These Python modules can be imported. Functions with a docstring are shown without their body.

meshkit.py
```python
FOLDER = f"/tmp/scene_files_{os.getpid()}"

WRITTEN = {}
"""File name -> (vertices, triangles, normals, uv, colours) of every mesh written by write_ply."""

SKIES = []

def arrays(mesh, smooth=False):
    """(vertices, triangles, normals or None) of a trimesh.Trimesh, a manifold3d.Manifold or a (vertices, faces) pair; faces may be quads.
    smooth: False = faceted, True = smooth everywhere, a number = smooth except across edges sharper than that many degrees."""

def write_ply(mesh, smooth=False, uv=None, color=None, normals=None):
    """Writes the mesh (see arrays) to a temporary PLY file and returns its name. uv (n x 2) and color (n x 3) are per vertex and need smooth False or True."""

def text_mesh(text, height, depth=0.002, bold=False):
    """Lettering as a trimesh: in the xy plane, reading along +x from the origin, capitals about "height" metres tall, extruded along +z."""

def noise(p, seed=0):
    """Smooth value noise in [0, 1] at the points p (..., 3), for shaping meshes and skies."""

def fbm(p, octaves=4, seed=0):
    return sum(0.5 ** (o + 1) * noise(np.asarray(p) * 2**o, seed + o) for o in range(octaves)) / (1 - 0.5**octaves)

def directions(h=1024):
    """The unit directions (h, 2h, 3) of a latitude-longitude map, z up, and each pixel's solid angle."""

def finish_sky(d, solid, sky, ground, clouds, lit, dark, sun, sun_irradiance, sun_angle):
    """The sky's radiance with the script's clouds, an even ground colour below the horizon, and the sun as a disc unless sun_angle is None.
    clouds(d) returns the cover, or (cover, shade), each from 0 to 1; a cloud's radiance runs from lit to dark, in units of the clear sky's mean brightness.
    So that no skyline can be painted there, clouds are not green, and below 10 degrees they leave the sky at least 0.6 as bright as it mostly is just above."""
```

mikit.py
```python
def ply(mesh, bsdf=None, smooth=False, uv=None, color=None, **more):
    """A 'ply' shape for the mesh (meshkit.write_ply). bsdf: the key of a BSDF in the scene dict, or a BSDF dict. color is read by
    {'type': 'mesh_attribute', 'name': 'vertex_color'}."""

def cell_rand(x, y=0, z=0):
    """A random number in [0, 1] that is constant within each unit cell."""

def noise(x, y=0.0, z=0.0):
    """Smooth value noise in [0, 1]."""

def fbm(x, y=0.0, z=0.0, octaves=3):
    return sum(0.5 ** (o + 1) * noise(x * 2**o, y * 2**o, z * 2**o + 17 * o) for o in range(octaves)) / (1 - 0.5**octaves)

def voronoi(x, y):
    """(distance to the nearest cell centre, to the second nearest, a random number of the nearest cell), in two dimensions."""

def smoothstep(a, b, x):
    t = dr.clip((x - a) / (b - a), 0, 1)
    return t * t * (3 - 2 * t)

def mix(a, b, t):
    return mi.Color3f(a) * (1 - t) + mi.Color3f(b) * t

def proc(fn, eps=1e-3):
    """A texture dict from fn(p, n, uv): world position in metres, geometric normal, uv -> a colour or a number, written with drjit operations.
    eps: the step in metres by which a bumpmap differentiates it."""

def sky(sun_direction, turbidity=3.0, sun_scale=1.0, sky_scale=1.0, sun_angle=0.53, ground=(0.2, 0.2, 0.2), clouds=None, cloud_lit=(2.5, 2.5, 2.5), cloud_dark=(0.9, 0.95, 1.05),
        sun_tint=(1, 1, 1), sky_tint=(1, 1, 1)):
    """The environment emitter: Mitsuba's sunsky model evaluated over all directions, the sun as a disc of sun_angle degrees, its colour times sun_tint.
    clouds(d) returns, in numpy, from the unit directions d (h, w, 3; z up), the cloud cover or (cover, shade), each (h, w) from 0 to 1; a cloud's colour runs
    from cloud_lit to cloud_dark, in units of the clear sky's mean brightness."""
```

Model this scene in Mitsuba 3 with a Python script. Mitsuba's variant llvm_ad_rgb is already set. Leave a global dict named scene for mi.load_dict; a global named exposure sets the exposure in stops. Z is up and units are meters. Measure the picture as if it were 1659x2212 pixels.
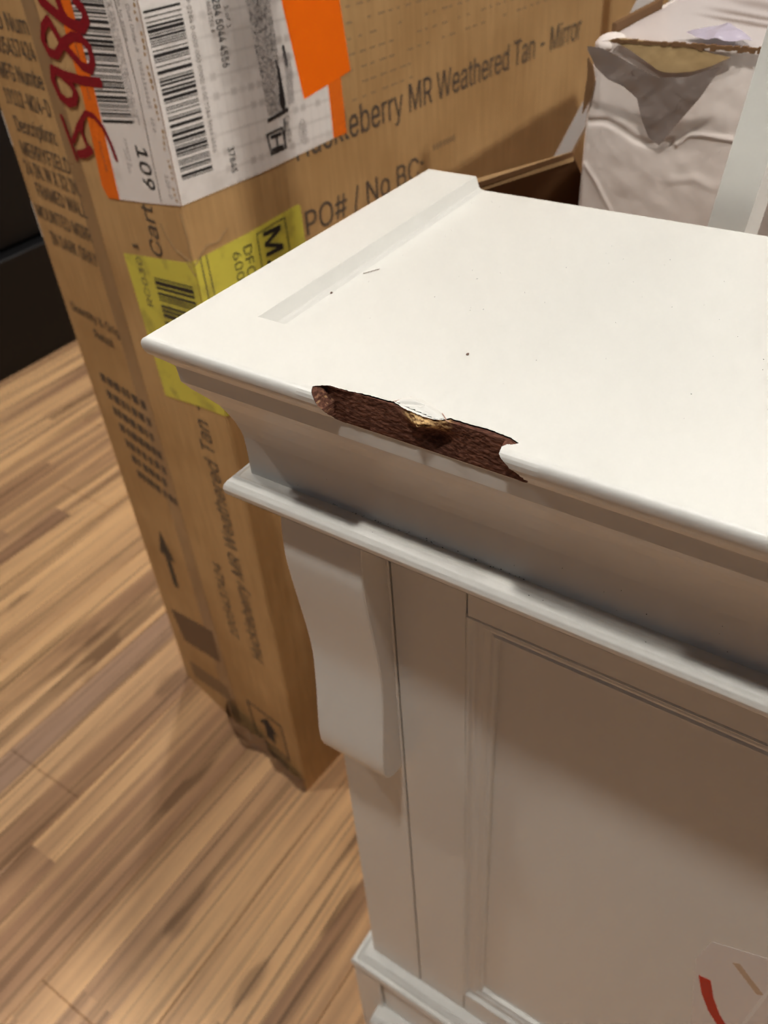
import math, random
import numpy as np
import trimesh
import drjit as dr
import mitsuba as mi
import mikit, meshkit
from mikit import proc, noise, fbm, smoothstep, mix, cell_rand
from shapely.geometry import Polygon, LineString, Point, box as sbox
from shapely.ops import unary_union
from shapely import affinity

rng = np.random.default_rng(7)
random.seed(7)
T = mi.ScalarTransform4f
TOP = 1.08                       # height of the cabinet's top above the floor; x runs along its front, y into the room

# ------------------------------------------------------------------ camera, light, exposure
EYE = np.array([0.34591, -0.25822, TOP + 0.21])
FWD = np.array([-0.05853879, -0.76406316, -0.64248011])   # rows of the camera frame follow
RIGHT = np.array([0.83141486, 0.55255999, -0.05853879])
DOWN = np.array([0.31891468, -0.5608038, -0.76406316])
FWD = np.array([-0.45501951, 0.61658459, -0.64248011])
exposure = 0.0
scene = {
    'camera': {'type': 'thinlens', 'fov': 49.42, 'fov_axis': 'x', 'aperture_radius': 0.0013, 'focus_distance': 0.40, 'near_clip': 0.01, 'far_clip': 50.0,
               'to_world': T().look_at(origin=EYE.tolist(), target=(EYE + FWD).tolist(), up=(-DOWN).tolist())},
}
labels = {}
ROOM = (-6.2, 2.4, -2.6, 2.9, 2.75)      # x0 x1 y0 y1 height
# ceiling lamps: x, y, radius, radiance
LAMPS = [(0.22, -0.378, 0.06, 560.0), (-1.25, -0.38, 0.06, 400.0), (2.22, 0.15, 0.08, 880.0), (0.55, 1.25, 0.08, 20.0), (-4.0, 1.6, 0.30, 150.0), (-1.6, 1.9, 0.08, 380.0), (-5.3, 2.35, 0.10, 1100.0)]
LAMP_NAMES = ['over the white cabinet', 'over the bare floor left of the white cabinet', 'by the right wall', 'over the torn white box', 'beyond the black cupboard', 'over the black cupboard', 'in the far left corner of the room']
LAMP_COLOR = (1.0, 0.965, 0.895)

# ------------------------------------------------------------------ helpers
def numbered(key):
    if key not in scene and key not in labels:
        return key
    k = 1
    while f'{key}_{k:03d}' in scene or f'{key}_{k:03d}' in labels:
        k += 1
    return f'{key}_{k:03d}'

def obj(name, mesh, m, parent=None, smooth=False, label=None, **more):
    key = numbered((parent + '__' if parent else '') + name)
    scene[key] = mikit.ply(mesh, m, smooth=smooth, **more)
    if label:
        labels[key] = {'label': label}
    return key

def thing(name, label, cat, group=None, kind=None):
    key = numbered(name)
    labels[key] = {'label': label, 'category': cat}
    if group: labels[key]['group'] = group
    if kind: labels[key]['kind'] = kind
    return key

def struct(name, mesh, m, parent=None, label=None):
    key = obj(name, mesh, m, parent)
    labels[key] = {'kind': 'structure'}
    if label: labels[key]['label'] = label
    return key

def box(x0, x1, y0, y1, z0, z1, bevel=0.0):
    """A box; bevel chamfers all edges."""
    if bevel <= 0:
        return trimesh.creation.box(bounds=[[x0, y0, z0], [x1, y1, z1]])
    b = bevel
    pts = []
    for sx in (0, 1):
        for sy in (0, 1):
            for sz in (0, 1):
                X, Y, Z = (x0, x1)[sx], (y0, y1)[sy], (z0, z1)[sz]
                ix, iy, iz = (b if sx == 0 else -b), (b if sy == 0 else -b), (b if sz == 0 else -b)
                pts += [(X, Y + iy, Z + iz), (X + ix, Y, Z + iz), (X + ix, Y + iy, Z)]
    return trimesh.convex.convex_hull(np.array(pts))

def poly_mesh(g, depth):
    gs = [p for p in getattr(g, 'geoms', [g]) if p.area > 1e-9]
    return trimesh.util.concatenate([trimesh.creation.extrude_polygon(p, depth, engine='earcut') for p in gs])

def cat(*ms):
    return trimesh.util.concatenate(list(ms))

def sweep_rings(stations, closed_ends=False):
    """Strips between successive polylines (each n x 3)."""
    st = np.asarray(stations, float)
    k, n = st.shape[:2]
    i, j = np.meshgrid(np.arange(k - 1), np.arange(n - 1), indexing='ij')
    a = i * n + j
    q = np.stack([a, a + 1, a + n + 1, a + n], -1).reshape(-1, 4)
    f = np.vstack([q[:, [0, 1, 2]], q[:, [0, 2, 3]]])
    return trimesh.Trimesh(st.reshape(-1, 3), f, process=False)

def outward(m, center):
    n = np.cross(m.vertices[m.faces[:, 1]] - m.vertices[m.faces[:, 0]], m.vertices[m.faces[:, 2]] - m.vertices[m.faces[:, 0]])
    c = m.vertices[m.faces].mean(1) - np.asarray(center, float)
    if (n * c).sum() < 0:
        m.faces = m.faces[:, ::-1].copy()
    return m

def matrix(x, y, z, o):
    m = np.eye(4)
    m[:3, 0], m[:3, 1], m[:3, 2], m[:3, 3] = x, y, z, o
    return m

# ------------------------------------------------------------------ materials
def rgb(*c):
    return {'type': 'rgb', 'value': list(c)}

def principled(color, rough=0.5, spec=0.5, **more):
    c = color if isinstance(color, dict) else rgb(*color)
    return {'type': 'twosided', 'bsdf': {'type': 'principled', 'base_color': c, 'roughness': rough, 'specular': spec, **more}}

def material(name, d):
    scene[name] = d
    return name

WHITE = material('white_paint', principled((0.715, 0.70, 0.66), 0.36, 0.45))
BLACK = material('black_paint', principled((0.006, 0.006, 0.007), 0.45, 0.3))
WALL = material('wall_paint', principled((0.42, 0.43, 0.42), 0.8, 0.2))
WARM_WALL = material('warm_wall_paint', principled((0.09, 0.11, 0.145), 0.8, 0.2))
INK = material('printed_ink', principled((0.085, 0.06, 0.045), 0.6, 0.3))
SOFT_INK = material('soft_ink', principled((0.17, 0.10, 0.055), 0.6, 0.3))
GHOST = material('faded_ink', principled((0.27, 0.165, 0.085), 0.7, 0.2))
BLACK_INK = material('black_ink', principled((0.025, 0.022, 0.022), 0.5, 0.3))
GREY_INK = material('grey_ink', principled((0.30, 0.27, 0.26), 0.6, 0.3))
RED_INK = material('red_marker', principled((0.24, 0.006, 0.012), 0.5, 0.3))
ORANGE = material('orange_paper', principled((1.0, 0.17, 0.002), 0.55, 0.2))
DEEP_ORANGE = material('orange_border', principled((0.85, 0.16, 0.008), 0.5, 0.3))
RED = material('red_print', principled((0.50, 0.018, 0.006), 0.5, 0.3))
STICKER = material('sticker_paper', principled((0.72, 0.675, 0.655), 0.35, 0.4))
METAL = material('brushed_metal', {'type': 'roughconductor', 'material': 'Al', 'alpha': 0.3})
PLASTIC_WHITE = material('white_plastic', principled((0.80, 0.78, 0.76), 0.4, 0.4))

def f_cardboard(p, n, uv):
    a = fbm(p.x * 9, p.y * 9, p.z * 9, 4)
    g = noise(p.x * 260 + p.y * 260, p.z * 22, 3.0)         # paper fibres and flutes
    s = noise(p.x * 3 + 7, p.y * 3, p.z * 1.2)
    t = 0.62 * a + 0.16 * g + 0.3 * s
    return mix((0.40, 0.225, 0.088), (0.57, 0.350, 0.155), smoothstep(0.25, 0.85, t))

def f_cardboard_bump(p, n, uv):
    return 0.5 * noise((p.x + p.y) * 125, 0.0, 1.0) + 0.7 * fbm(p.x * 25, p.y * 25, p.z * 25, 3)

def bumped(bsdf, fn, scale, eps=1e-3):
    return {'type': 'twosided', 'bsdf': {'type': 'bumpmap', 'tex': proc(fn, eps), 'scale': scale, 'bsdf': bsdf}}

CARD = material('cardboard', bumped({'type': 'principled', 'base_color': proc(f_cardboard), 'roughness': 0.62, 'specular': 0.35}, f_cardboard_bump, 0.0012))
CARD_EDGE = material('cardboard_edge', principled((0.40, 0.25, 0.12), 0.8, 0.2))
CARD_DARK = material('dark_cardboard', principled((0.16, 0.085, 0.04), 0.8, 0.2))
CARD_INNER = material('cardboard_inner', principled((0.10, 0.045, 0.018), 0.85, 0.15))
TAPE = material('brown_tape', principled(proc(lambda p, n, uv: mix((0.27, 0.155, 0.07), (0.35, 0.21, 0.10), fbm(p.x * 30, p.y * 30, p.z * 12, 3))), 0.30, 0.5))

GLOSSY_TAPE = material('glossy_brown_tape', bumped({'type': 'principled', 'base_color': rgb(.24, .135, .07), 'roughness': .12, 'specular': .8}, lambda p, n, uv: fbm(p.x * 55, p.y * 55, p.z * 55, 3), .010))

def f_liner(p, n, uv):     # torn board under the white outer paper
    a = fbm(p.x * 160, p.y * 160, p.z * 160, 3)
    return mix((0.36, 0.235, 0.11), (0.54, 0.385, 0.20), a)
LINER = material('bare_board', principled(proc(f_liner), 0.85, 0.15))

def f_whitebox(p, n, uv):
    a = fbm(p.x * 14, p.y * 14, p.z * 14, 4)
    b = smoothstep(0.52, 0.75, noise(p.x * 6 + 4, p.y * 6, p.z * 6))
    c = mix((0.74, 0.655, 0.61), (0.82, 0.74, 0.70), a)
    return mix(c, mi.Color3f(0.62, 0.53, 0.48), b * 0.5)
WHITE_CARD = material('white_cardboard', bumped({'type': 'principled', 'base_color': proc(f_whitebox), 'roughness': 0.5, 'specular': 0.4},
                                               lambda p, n, uv: fbm(p.x * 22, p.y * 22, p.z * 22, 4), 0.004))
SMOKY_TAPE = material('smoky_tape', bumped({'type': 'principled', 'base_color': rgb(0.33, 0.275, 0.255), 'roughness': 0.16, 'specular': 0.6},
                                          lambda p, n, uv: fbm(p.x * 60, p.y * 60, p.z * 60, 3), 0.003))
LILAC_TAPE = material('clear_tape_bubble', bumped({'type': 'principled', 'base_color': rgb(0.50, 0.44, 0.53), 'roughness': 0.16, 'specular': 0.7},
                                                 lambda p, n, uv: fbm(p.x * 70, p.y * 70, p.z * 70, 3), 0.004))

# paper of the shipping label: the print of the layer below ghosts through in rows of dashes
def f_paper(p, n, uv):
    d = (p.y - 0.29)                                   # along the long side of the carton
    row = p.z / 0.0165 + 0.35 * d / 0.0165 * 0.1
    col = d / 0.0115
    r = dr.abs(row - dr.floor(row) - 0.5)
    q = dr.abs(col - dr.floor(col) - 0.5)
    k = cell_rand(dr.floor(row), dr.floor(col), 5)
    dash = smoothstep(0.30, 0.08, r) * smoothstep(0.48, 0.20, q) * smoothstep(0.25, 0.9, k)
    line = smoothstep(0.13, 0.02, r) * 0.5 + smoothstep(0.10, 0.02, q) * 0.22
    g = dr.maximum(dash, line) * smoothstep(0.030, 0.075, d)
    dirt = smoothstep(0.50, 0.72, fbm(p.x * 24, p.y * 24, p.z * 24, 4))
    c = mix((0.86, 0.80, 0.76), (0.74, 0.68, 0.64), dirt)
    return mix(c, mi.Color3f(0.40, 0.35, 0.32), g * 0.55)
PAPER = material('label_paper', principled(proc(f_paper), 0.5, 0.35))

def f_yellow(p, n, uv):
    s = smoothstep(0.5, 0.75, fbm(p.x * 40, p.y * 40, p.z * 40, 4))
    return mix((0.68, 0.60, 0.085), (0.50, 0.43, 0.075), s)
YELLOW = material('yellow_paper', principled(proc(f_yellow), 0.5, 0.35))

def f_pdf(p, n, uv):       # two-dimensional shipping code: random cells
    on = cell_rand(dr.floor(uv.x * 34), dr.floor(uv.y * 90), 3)
    v = noise(uv.x * 44, uv.y * 120, 4.0) * 0.6 + on * 0.4
    return mix((0.10, 0.09, 0.09), (0.72, 0.66, 0.62), smoothstep(0.36, 0.58, v))
CODE = material('code_print', principled(proc(f_pdf), 0.5, 0.3))

# laminate floor: narrow strips printed on each plank
PW, PX0, PL = 0.19, -0.415, 1.30
def f_floor(p, n, uv):
    px = (p.x - PX0) / PW
    pi_ = dr.floor(px)
    off = cell_rand(pi_, 11, 0) * PL
    py = dr.floor((p.y + off) / PL)
    sx = dr.floor((px - pi_) * 3.0)
    sid = pi_ * 3 + sx
    so = cell_rand(sid, 5, 1) * 0.7
    sy = dr.floor((p.y + so) / 1.15)
    r = cell_rand(sid, sy, 2 + py * 0)
    r2 = cell_rand(sid, sy, 9)
    w = fbm(p.x * 9 + r * 30, p.y * 1.7 + r2 * 20, 1.0, 3)
    g1 = fbm((p.x + 0.020 * w) * 40 + r * 50, p.y * 1.3 + r2 * 40, 0.0, 4)
    g2 = fbm((p.x + 0.010 * w) * 170, p.y * 3.5, 2.0, 3)
    base = mix((0.40, 0.218, 0.125), (0.97, 0.595, 0.300), smoothstep(0.15, 0.80, r * 0.42 + 0.58 * g1))
    base = mix(base, mi.Color3f(0.55, 0.37, 0.28), smoothstep(0.5, 1.0, noise(sid * 0.7, p.y * 0.8, 3.0) * 0.6 + 0.4 * r2) * 0.7)          # greyer strips
    g3 = fbm((p.x + 0.014 * w) * 85 + r2 * 33, p.y * 1.5 + r * 20, 5.0, 3)
    dark = smoothstep(0.52, 0.74, g3) * 0.55 + smoothstep(0.54, 0.80, g2) * 0.35
    knot = smoothstep(0.72, 0.86, fbm(p.x * 20 + 3, p.y * 6 + 5, 7.0, 3))
    return mix(base, mi.Color3f(0.20, 0.105, 0.055), dr.minimum(dark + knot * 0.5, 0.85))
WOOD = material('laminate', principled(proc(f_floor), 0.30, 0.45))
GROOVE = material('floor_groove', principled((0.20, 0.115, 0.06), 0.8, 0.2))

def f_core(p, n, uv):      # brown wood-fibre core
    a = fbm(p.x * 520 + p.z * 160, p.y * 700, p.z * 760 - p.x * 120, 4)
    b = fbm(p.x * 80, p.y * 90, p.z * 110, 3)
    c = noise(p.x * 1500, p.y * 2000, p.z * 2000)
    col = mix((0.070, 0.026, 0.016), (0.185, 0.080, 0.052), smoothstep(0.30, 0.72, a * 0.72 + b * 0.28))
    col = mix(col, mi.Color3f(0.27, 0.155, 0.12), smoothstep(0.80, 1.0, c) * 0.5)
    # honey-coloured dry fibres in the dent and at the left tip
    e = smoothstep(0.0150, 0.0085, dr.sqrt(dr.square(p.x - 0.1755) + dr.square((p.z - (TOP - 0.0010 - 0.10 * (p.x - 0.170))) * 2.1)) + 0.004 * (b - 0.5))
    f = smoothstep(0.0060, 0.001, dr.sqrt(dr.square(p.x - 0.1185) + dr.square((p.z - (TOP - 0.010)) * 0.7))) * 0.6
    honey = mix((0.14, 0.060, 0.022), (0.66, 0.43, 0.20), smoothstep(0.35, 0.65, a))
    return mix(col, honey, dr.minimum(e + f * smoothstep(0.52, 0.66, a), 1.0))
CORE = material('fibre_core', bumped({'type': 'principled', 'base_color': proc(f_core), 'roughness': 0.85, 'specular': 0.2},
                                     lambda p, n, uv: fbm(p.x * 520, p.y * 700, p.z * 760, 4), 0.0008, 2e-4))

# ------------------------------------------------------------------ the room
x0, x1, y0, y1, H = ROOM
struct('ceiling', box(x0, x1, y0, y1, H, H + 0.1), WARM_WALL)
struct('wall_back', box(x0, x1, y1, y1 + 0.1, 0, H), WALL)
struct('wall_left', box(x0 - 0.1, x0, y0, y1, 0, H), WARM_WALL)
struct('wall_right', box(x1, x1 + 0.1, y0, y1, 0, H), WARM_WALL)
struct('wall_front', box(x0, x1, y0 - 0.1, y0, 0, H), WARM_WALL)
struct('trim_1', box(-0.72, -0.62, y1 - 0.03, y1, 0.0, 2.1, 0.004), WALL)
floor = struct('floor', box(x0, x1, y0, y1, -0.05, -0.0022), GROOVE)
def crand(x, y, z):
    x, y, z = [np.uint32((int(math.floor(v)) + 1000000) & 0xFFFFFFFF) for v in (x, y, z)]
    with np.errstate(over='ignore'):
        h = x * np.uint32(374761393) + y * np.uint32(668265263) + z * np.uint32(2147483647)
        h = (h ^ (h >> np.uint32(13))) * np.uint32(1274126177)
        h = h ^ (h >> np.uint32(16))
    return float(h & np.uint32(0xFFFFFF)) / 16777215.0
for i in range(int(math.floor((-2.5 - PX0) / PW)), int(math.ceil((1.3 - PX0) / PW))):
    off = crand(i, 11, 0) * PL
    k0 = math.floor((-1.3 + off) / PL); k1 = math.ceil((2.5 + off) / PL)
    for k in range(k0, k1):
        a, b = max(k * PL - off, y0 + 0.002), min((k + 1) * PL - off, y1 - 0.002)
        if b - a > 0.05:
            obj('plank', box(PX0 + i * PW + 0.0006, PX0 + (i + 1) * PW - 0.0006, a + 0.0005, b - 0.0005, -0.009, 0.0, 0.0011), WOOD, floor)

# ceiling lamps (out of frame above the scene; they light it)
for k, (lx, ly, lr, rad) in enumerate(LAMPS):
    lt = thing('ceiling_lamp', 'round recessed ceiling lamp ' + LAMP_NAMES[k], 'lamp', 'recessed ceiling lamps')
    ring = trimesh.creation.annulus(lr + 0.002, lr + 0.025, 0.012)
    ring.apply_translation((lx, ly, H - 0.006))
    obj('trim_ring', ring, PLASTIC_WHITE, lt)
    disc = trimesh.creation.cylinder(lr, 0.004, sections=32)
    disc.apply_translation((lx, ly, H - 0.009))
    key = obj('diffuser', disc, PLASTIC_WHITE, lt)
    scene[key]['emitter'] = {'type': 'area', 'radiance': rgb(*[rad * c for c in LAMP_COLOR])}

# ------------------------------------------------------------------ the white cabinet
W, D = 1.10, 0.297               # width and depth of the top
cab = thing('cabinet', 'white painted cabinet with corbels, panelled front and a chipped top edge', 'cabinet')

def stations(profile, d=D):
    """Profile (inset, z) mitred round the left side, the front and the right side."""
    o, z = np.asarray(profile, float).T
    z = z + TOP
    return [np.stack([o, np.full_like(o, d), z], 1), np.stack([o, o, z], 1), np.stack([W - o, o, z], 1), np.stack([W - o, np.full_like(o, d), z], 1)]

def fillet(pts, rad, n=4):
    """Rounds the inner corners of a polyline."""
    pts = np.asarray(pts, float)
    out = [pts[0]]
    for a, b, c in zip(pts[:-2], pts[1:-1], pts[2:]):
        la, lc = np.linalg.norm(a - b), np.linalg.norm(c - b)
        r = min(rad, 0.45 * la, 0.45 * lc)
        p, q = b + (a - b) / la * r, b + (c - b) / lc * r
        for t in np.linspace(0, 1, n):
            out.append((1 - t) ** 2 * p + 2 * t * (1 - t) * b + t * t * q)
    out.append(pts[-1])
    return np.array(out)

NOSE = np.array([(.0200, 0), (.0070, 0), (.0040, 0), (.0024, -.0003), (.0012, -.0010), (.0004, -.0022), (0, -.0040), (.0002, -.0068), (.0008, -.0088), (.0018, -.0106), (.0035, -.0122), (.0042, -.0135), (.0060, -.0150), (.0108, -.0203)])
NS = np.r_[0, np.cumsum(np.hypot(*np.diff(NOSE, axis=0).T))]
def nose(s):
    return np.interp(s, NS, NOSE[:, 0]), np.interp(s, NS, NOSE[:, 1])

# the chip: outline along the edge (x) and round the nose (s), in metres
CHIP = [(.1153, .0164), (.1162, .0148), (.118, .0136), (.1205, .0120), (.1233, .0113), (.1290, .0112), (.1348, .0107), (.1400, .0098), (.1454, .0093), (.1520, .0091), (.1571, .0086), (.1605, .0095), (.1653, .0113), (.1691, .0116), (.176, .0126), (.1826, .012), (.1856, .0097),
        (.1871, .0079), (.1957, .0079), (.2020, .0074), (.2078, .0072), (.2130, .0080), (.2182, .0086), (.2223, .0102), (.2215, .0118), (.2184, .0134), (.2169, .0161), (.2175, .0193), (.2188, .0212), (.2208, .0225), (.2227, .025), (.2271, .0272), (.2289, .0373),
        (.2262, .0420), (.2188, .0430), (.2028, .0430), (.1852, .0430), (.1673, .0430), (.1478, .0430), (.1318, .0430), (.1262, .0417), (.1227, .0394), (.1225, .0276), (.1193, .024), (.1189, .0221), (.1177, .0203)]
chip_poly = Polygon(CHIP).buffer(0)
import shapely
def chip_field(x, s):
    """Signed distance: negative inside the chip, with a ragged edge."""
    P = shapely.points(x, s)
    d = shapely.distance(P, chip_poly.exterior)
    d = np.where(shapely.contains(chip_poly, P), -d, d)
    q = np.stack([x * 900, s * 900, 0 * x], -1)
    return d + (meshkit.fbm(q, 3, 3) - 0.5) * 0.0009

def clip_grid(xs, ss, sign):
    X, S = np.meshgrid(xs, ss, indexing='ij')
    F = chip_field(X.ravel(), S.ravel())
    n, m = X.shape
    i, j = np.meshgrid(np.arange(n - 1), np.arange(m - 1), indexing='ij')
    a = (i * m + j).ravel()
    f = np.vstack([np.stack([a, a + m, a + m + 1], 1), np.stack([a, a + m + 1, a + 1], 1)])
    v = np.stack([X.ravel() * 100, S.ravel() * 100, F * 100 * sign], 1)
    t = trimesh.intersections.slice_mesh_plane(trimesh.Trimesh(v, f, process=False), [0, 0, 1], [0, 0, 0])
    t.merge_vertices()
    return t.vertices[:, 0] / 100, t.vertices[:, 1] / 100, t.vertices[:, 2] / 100 * sign, t.faces

CX0, CX1 = 0.108, 0.236
ss = np.unique(np.r_[np.linspace(0.0015, NS[-1], 90), NS])
xs = np.linspace(CX0, CX1, 270)
gx, gs, gf, gfaces = clip_grid(xs, ss, 1.0)
go, gz = nose(gs)
lip = np.exp(-np.maximum(gf, 0) / 0.0009) * 0.00025                 # the paint curls up a little at the break
chipped_nose = trimesh.Trimesh(np.stack([gx, go, gz + TOP + lip * (gs < 0.016)], 1), gfaces, process=False)
# raised flake of paint above the dent
flake_outline = Polygon([(.1581, .0118), (.1592, .0153), (.162, .0182), (.165, .0194), (.170, .0190), (.1753, .0172), (.181, .0140), (.1856, .0104), (.1816, .0082), (.1739, .0094), (.167, .0103)])
fx, fy = np.meshgrid(np.linspace(.155, .188, 67), np.linspace(.006, .021, 33), indexing='ij')
pin = shapely.points(fx.ravel(), fy.ravel())
fd = shapely.distance(pin, flake_outline.exterior) * np.where(shapely.contains(flake_outline, pin), 1, -1)
fh = 0.0019 * np.clip(fd / 0.0042, 0, 1) ** 0.6 - 0.0009 * np.exp(-((fy.ravel() - (.0128 + .18 * (fx.ravel() - .168))) / 0.0007) ** 2) * ((fx.ravel() > .1605) & (fx.ravel() < .173))
fv = np.stack([fx.ravel(), fy.ravel(), TOP + 0.00015 + fh + 0.00012 * meshkit.fbm(np.stack([fx.ravel() * 400, fy.ravel() * 400, 0 * fx.ravel()], -1), 2)], 1)
n_, m_ = fx.shape
i, j = np.meshgrid(np.arange(n_ - 1), np.arange(m_ - 1), indexing='ij')
a = (i * m_ + j).ravel()
ff = np.vstack([np.stack([a, a + m_, a + m_ + 1], 1), np.stack([a, a + m_ + 1, a + 1], 1)])
ff = ff[(fd[ff] > -0.0002).all(1)]
flake = trimesh.Trimesh(fv, ff, process=False); flake.remove_unreferenced_vertices()

# brown core behind the paint
bx, bs, bf, bfaces = clip_grid(np.linspace(CX0, CX1, 300), np.linspace(0.004, NS[-1], 110), -1.0)
bo, bz = nose(bs)
q = np.stack([bx * 300, bs * 600, 0 * bx], -1)
rough = (meshkit.fbm(q, 4, 5) - 0.5)
ramp = np.clip(-bf / 0.0011, 0, 1); ramp = ramp * ramp * (3 - 2 * ramp)
dent = np.exp(-((bx - .181) / .0085) ** 2) * np.exp(-((bz + .0110) / .0060) ** 2) * 0.0040
bulge = np.exp(-((bx - .1755) / .0085) ** 2) * np.exp(-((bz + .0035) / .0036) ** 2) * (0.0044 + 0.0070 * rough)
cut_o = np.maximum(bo + 0.0003, 0.0096 + 0.0006 * rough + dent - bulge)
co = bo + 0.0002 + (cut_o - bo) * ramp
cz = np.where(bo > 0.0085, np.minimum(bz, bz - 0.0004 - 0.0006 * ramp * (bz > -0.003)), bz) - 0.0002
co = np.where((bs < 0.0100), np.maximum(co, bo), co)
core = trimesh.Trimesh(np.stack([bx, co, cz + TOP + 0.0002 * rough], 1), bfaces, process=False)

# top board: nose strips round three sides, the flat border, the sunk field
XB0, XB1, YB, REC = 0.0436, W - 0.0436, 0.0486, 0.0093
st = stations(NOSE)
left = sweep_rings(st[:2]); right = sweep_rings(st[2:])
def front_part(xa, xb):
    o, z = NOSE.T
    A = np.stack([o if xa is None else np.full_like(o, xa), o, z + TOP], 1)
    B = np.stack([W - o if xb is None else np.full_like(o, xb), o, z + TOP], 1)
    return sweep_rings([A, B])
# small back-filled band between the strips' inner line and the chip grid's start
band = sweep_rings([np.array([[CX0, .0200, TOP], [CX0, .0185, TOP]]), np.array([[CX1, .0200, TOP], [CX1, .0185, TOP]])])
border = poly_mesh(Polygon([(.02, .02), (W - .02, .02), (W - .02, D), (XB1, D), (XB1, YB), (XB0, YB), (XB0, D), (.02, D)]), 0.012)
border.apply_translation((0, 0, TOP - 0.012))
field = box(0.012, W - 0.012, 0.014, D, TOP - 0.0203, TOP - REC)
def inner_edge(xe, sgn):
    pr = np.array([(0, 0.0002), (0.0004, -0.0004), (0.0028, -0.0072), (0.0034, -0.0080), (0.0046, -0.0087), (0.0062, -0.00905), (0.0066, -REC)])
    A = np.stack([xe + sgn * pr[:, 0], np.full(len(pr), YB - .0005), TOP + pr[:, 1]], 1)
    B = A.copy(); B[:, 1] = D
    return sweep_rings([A, B])
fr = np.array([(-0.0004, 0.0), (0.0002, -0.0003), (0.0012, -0.0088), (0.002, -REC)])
front_in = sweep_rings([np.stack([np.full(4, XB0), YB + fr[:, 0], TOP + fr[:, 1]], 1), np.stack([np.full(4, XB1), YB + fr[:, 0], TOP + fr[:, 1]], 1)])
MID = (W / 2, .15, TOP - .03)
top_mesh = cat(*[outward(m, MID) for m in (left, right, front_part(None, CX0), front_part(CX1, None), band)], border, field, outward(inner_edge(XB0, 1), (0, .15, TOP - 1)), outward(inner_edge(XB1, -1), (W, .15, TOP - 1)), front_in)
outward(chipped_nose, (.17, .02, TOP - .01)); outward(core, (.17, .03, TOP - .01)); outward(flake, (.17, .02, TOP - .05))
top = obj('top', top_mesh, WHITE, cab, smooth=30)
obj('chipped_edge', chipped_nose, WHITE, top, smooth=40, label='broken paint edge around the chip')
obj('exposed_core', core, CORE, top, smooth=True, label='brown fibre core laid bare where the edge is chipped')
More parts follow.
